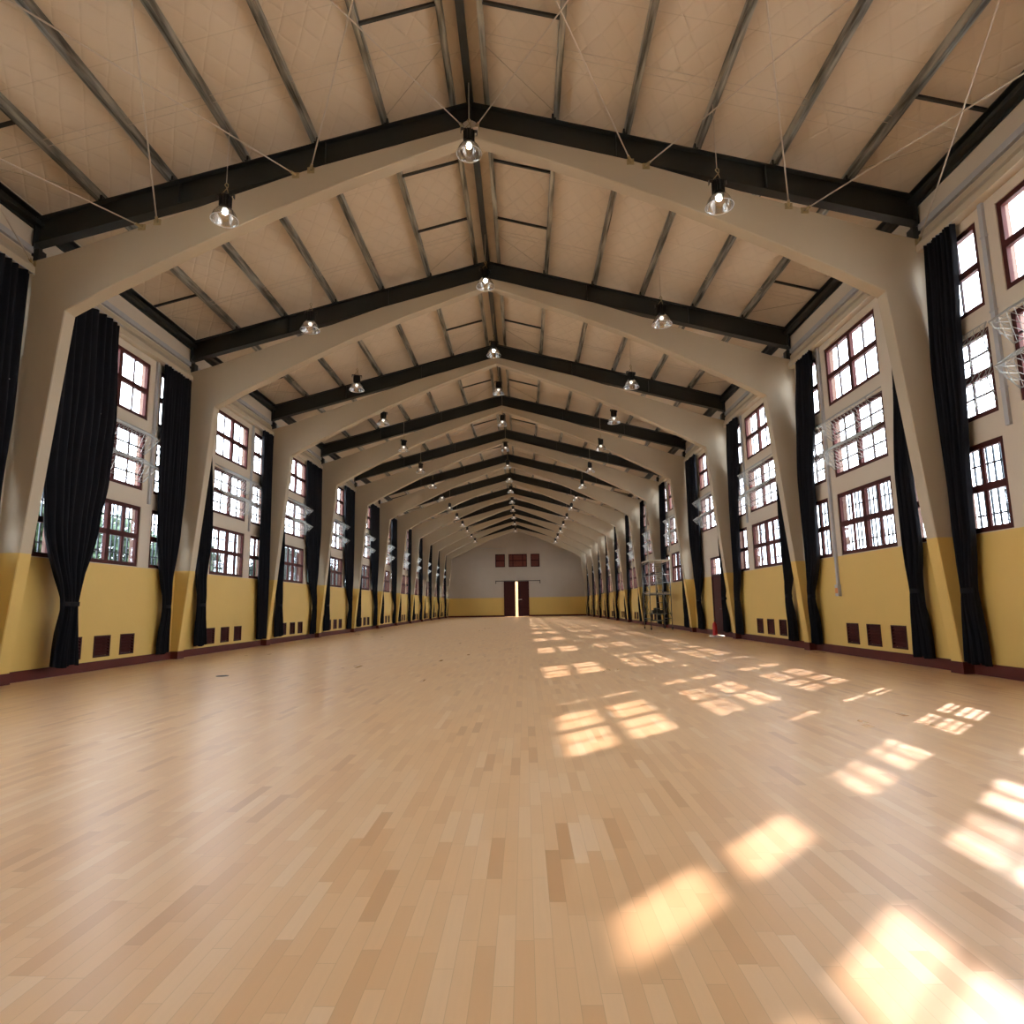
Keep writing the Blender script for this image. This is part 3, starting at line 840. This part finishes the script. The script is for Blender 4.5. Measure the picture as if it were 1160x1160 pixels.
# second red cabinet low down by the far wall
# floor socket
o = empty('floor_socket', (-5.05, 12.8, 0)); tag(o, 'small dark round floor socket cover set in the maple floor', 'floor socket')
MB().lathe([(0, .006), (.085, .006), (.10, 0)], 20).build('cover_plate', M['dark'], o)
MB().lathe([(.095, .004), (.11, .008), (.12, 0)], 20).build('cover_ring', M['steel'], o)

# ------------------------------------------------------------------ trees outside the wall opposite the scaffold
def tree_mesh(seed, h, r):
    rnd = random.Random(seed); L = MB()
    for i in range(4200):
        while True:
            p = Vector((rnd.uniform(-1, 1), rnd.uniform(-1, 1), rnd.uniform(-1, 1)))
            if .35 < p.length < 1 and rnd.random() < .4 + .6 * p.length: break
        c = Vector((p.x * r, p.y * r, h * .62 + p.z * h * .36)); a = Vector((rnd.gauss(0, 1), rnd.gauss(0, 1), rnd.gauss(0, 1))).normalized()
        b = a.orthogonal().normalized(); s_ = rnd.uniform(.12, .24)
        L.face([c - a * s_, c + b * s_ * .5, c + a * s_, c - b * s_ * .5])
    return L
leafm = [tree_mesh(s_, 5.2, 2.0).mesh('foliage', M['leaf']) for s_ in (1, 2)]
tk = MB().tube((0, 0, -.13), (.1, 0, 2.6), .14, 8, .08).tube((.1, 0, 2.4), (.9, .3, 3.8), .06, 6, .02).tube((.05, 0, 2.2), (-.8, -.2, 3.6), .06, 6, .02).mesh('trunk', M['bark'])
for i in range(9):
    t = empty('garden_tree', (-14.2 - (i % 3) * 1.1, 17 + i * 7.5, 0), i * 1.3)
    tag(t, '%s leafy tree from the camera outside the wall opposite the scaffold' % ORD[i + 1], 'tree', 'trees outside the windows')
    for nm, me in (('foliage', leafm[i % 2]), ('trunk', tk)):
        c = bpy.data.objects.new(nm, me); C.objects.link(c); c.parent = t

# ------------------------------------------------------------------ light
w = bpy.data.worlds.new('World'); bpy.context.scene.world = w; w.use_nodes = True
bg = w.node_tree.nodes['Background']; bg.inputs[0].default_value = (.86, .93, 1, 1); bg.inputs[1].default_value = 15
sun = bpy.data.lights.new('sun', 'SUN'); sun.energy = 9.5; sun.angle = math.radians(.6); sun.color = (1, .82, .75)
so = bpy.data.objects.new('sun', sun); C.objects.link(so)
so.rotation_euler = Vector((-1.0, -1.05, -1)).to_track_quat('-Z', 'Y').to_euler()
for side in (-1, 1):
    for k in range(-2, 12):
        a = bpy.data.lights.new('window_portal', 'AREA'); a.shape = 'RECTANGLE'; a.size = 5.4; a.size_y = 5.4
        a.cycles.is_portal = True
        ao = bpy.data.objects.new('window_portal', a); C.objects.link(ao)
        ao.location = (side * (OX + .02), face(k) + 3.15, 5.0)
        d = Vector((-side, 0, 0)); ao.rotation_euler = d.to_track_quat('-Z', 'Z').to_euler()

# ------------------------------------------------------------------ camera
F_, PITCH, YAW, ROLL, H_ = 723.988, 8.406, -.989, -.868, 1.27
cam = bpy.data.cameras.new('camera'); cam.sensor_fit = 'HORIZONTAL'; cam.sensor_width = 36; cam.lens = F_ / 1160 * 36; cam.clip_end = 500
co = bpy.data.objects.new('camera', cam); C.objects.link(co)
th, ya, ro = (math.radians(a) for a in (PITCH, YAW, ROLL))
fwd = Vector((math.sin(ya) * math.cos(th), math.cos(ya) * math.cos(th), math.sin(th)))
rt = Vector((math.cos(ya), -math.sin(ya), 0)); up = rt.cross(fwd)
r_ = rt * math.cos(ro) + up * math.sin(ro); u_ = -rt * math.sin(ro) + up * math.cos(ro)
m = Matrix((r_, u_, -fwd)).transposed().to_4x4(); m.translation = (.922, 0, H_)
co.matrix_world = m
scn = bpy.context.scene; scn.camera = co
scn.view_settings.view_transform = 'Standard'; scn.view_settings.look = 'None'; scn.view_settings.exposure = 0.0
cy = scn.cycles; cy.max_bounces = 10; cy.diffuse_bounces = 7; cy.glossy_bounces = 4; cy.transparent_max_bounces = 16; cy.use_denoising = True
cy.sample_clamp_indirect = 8
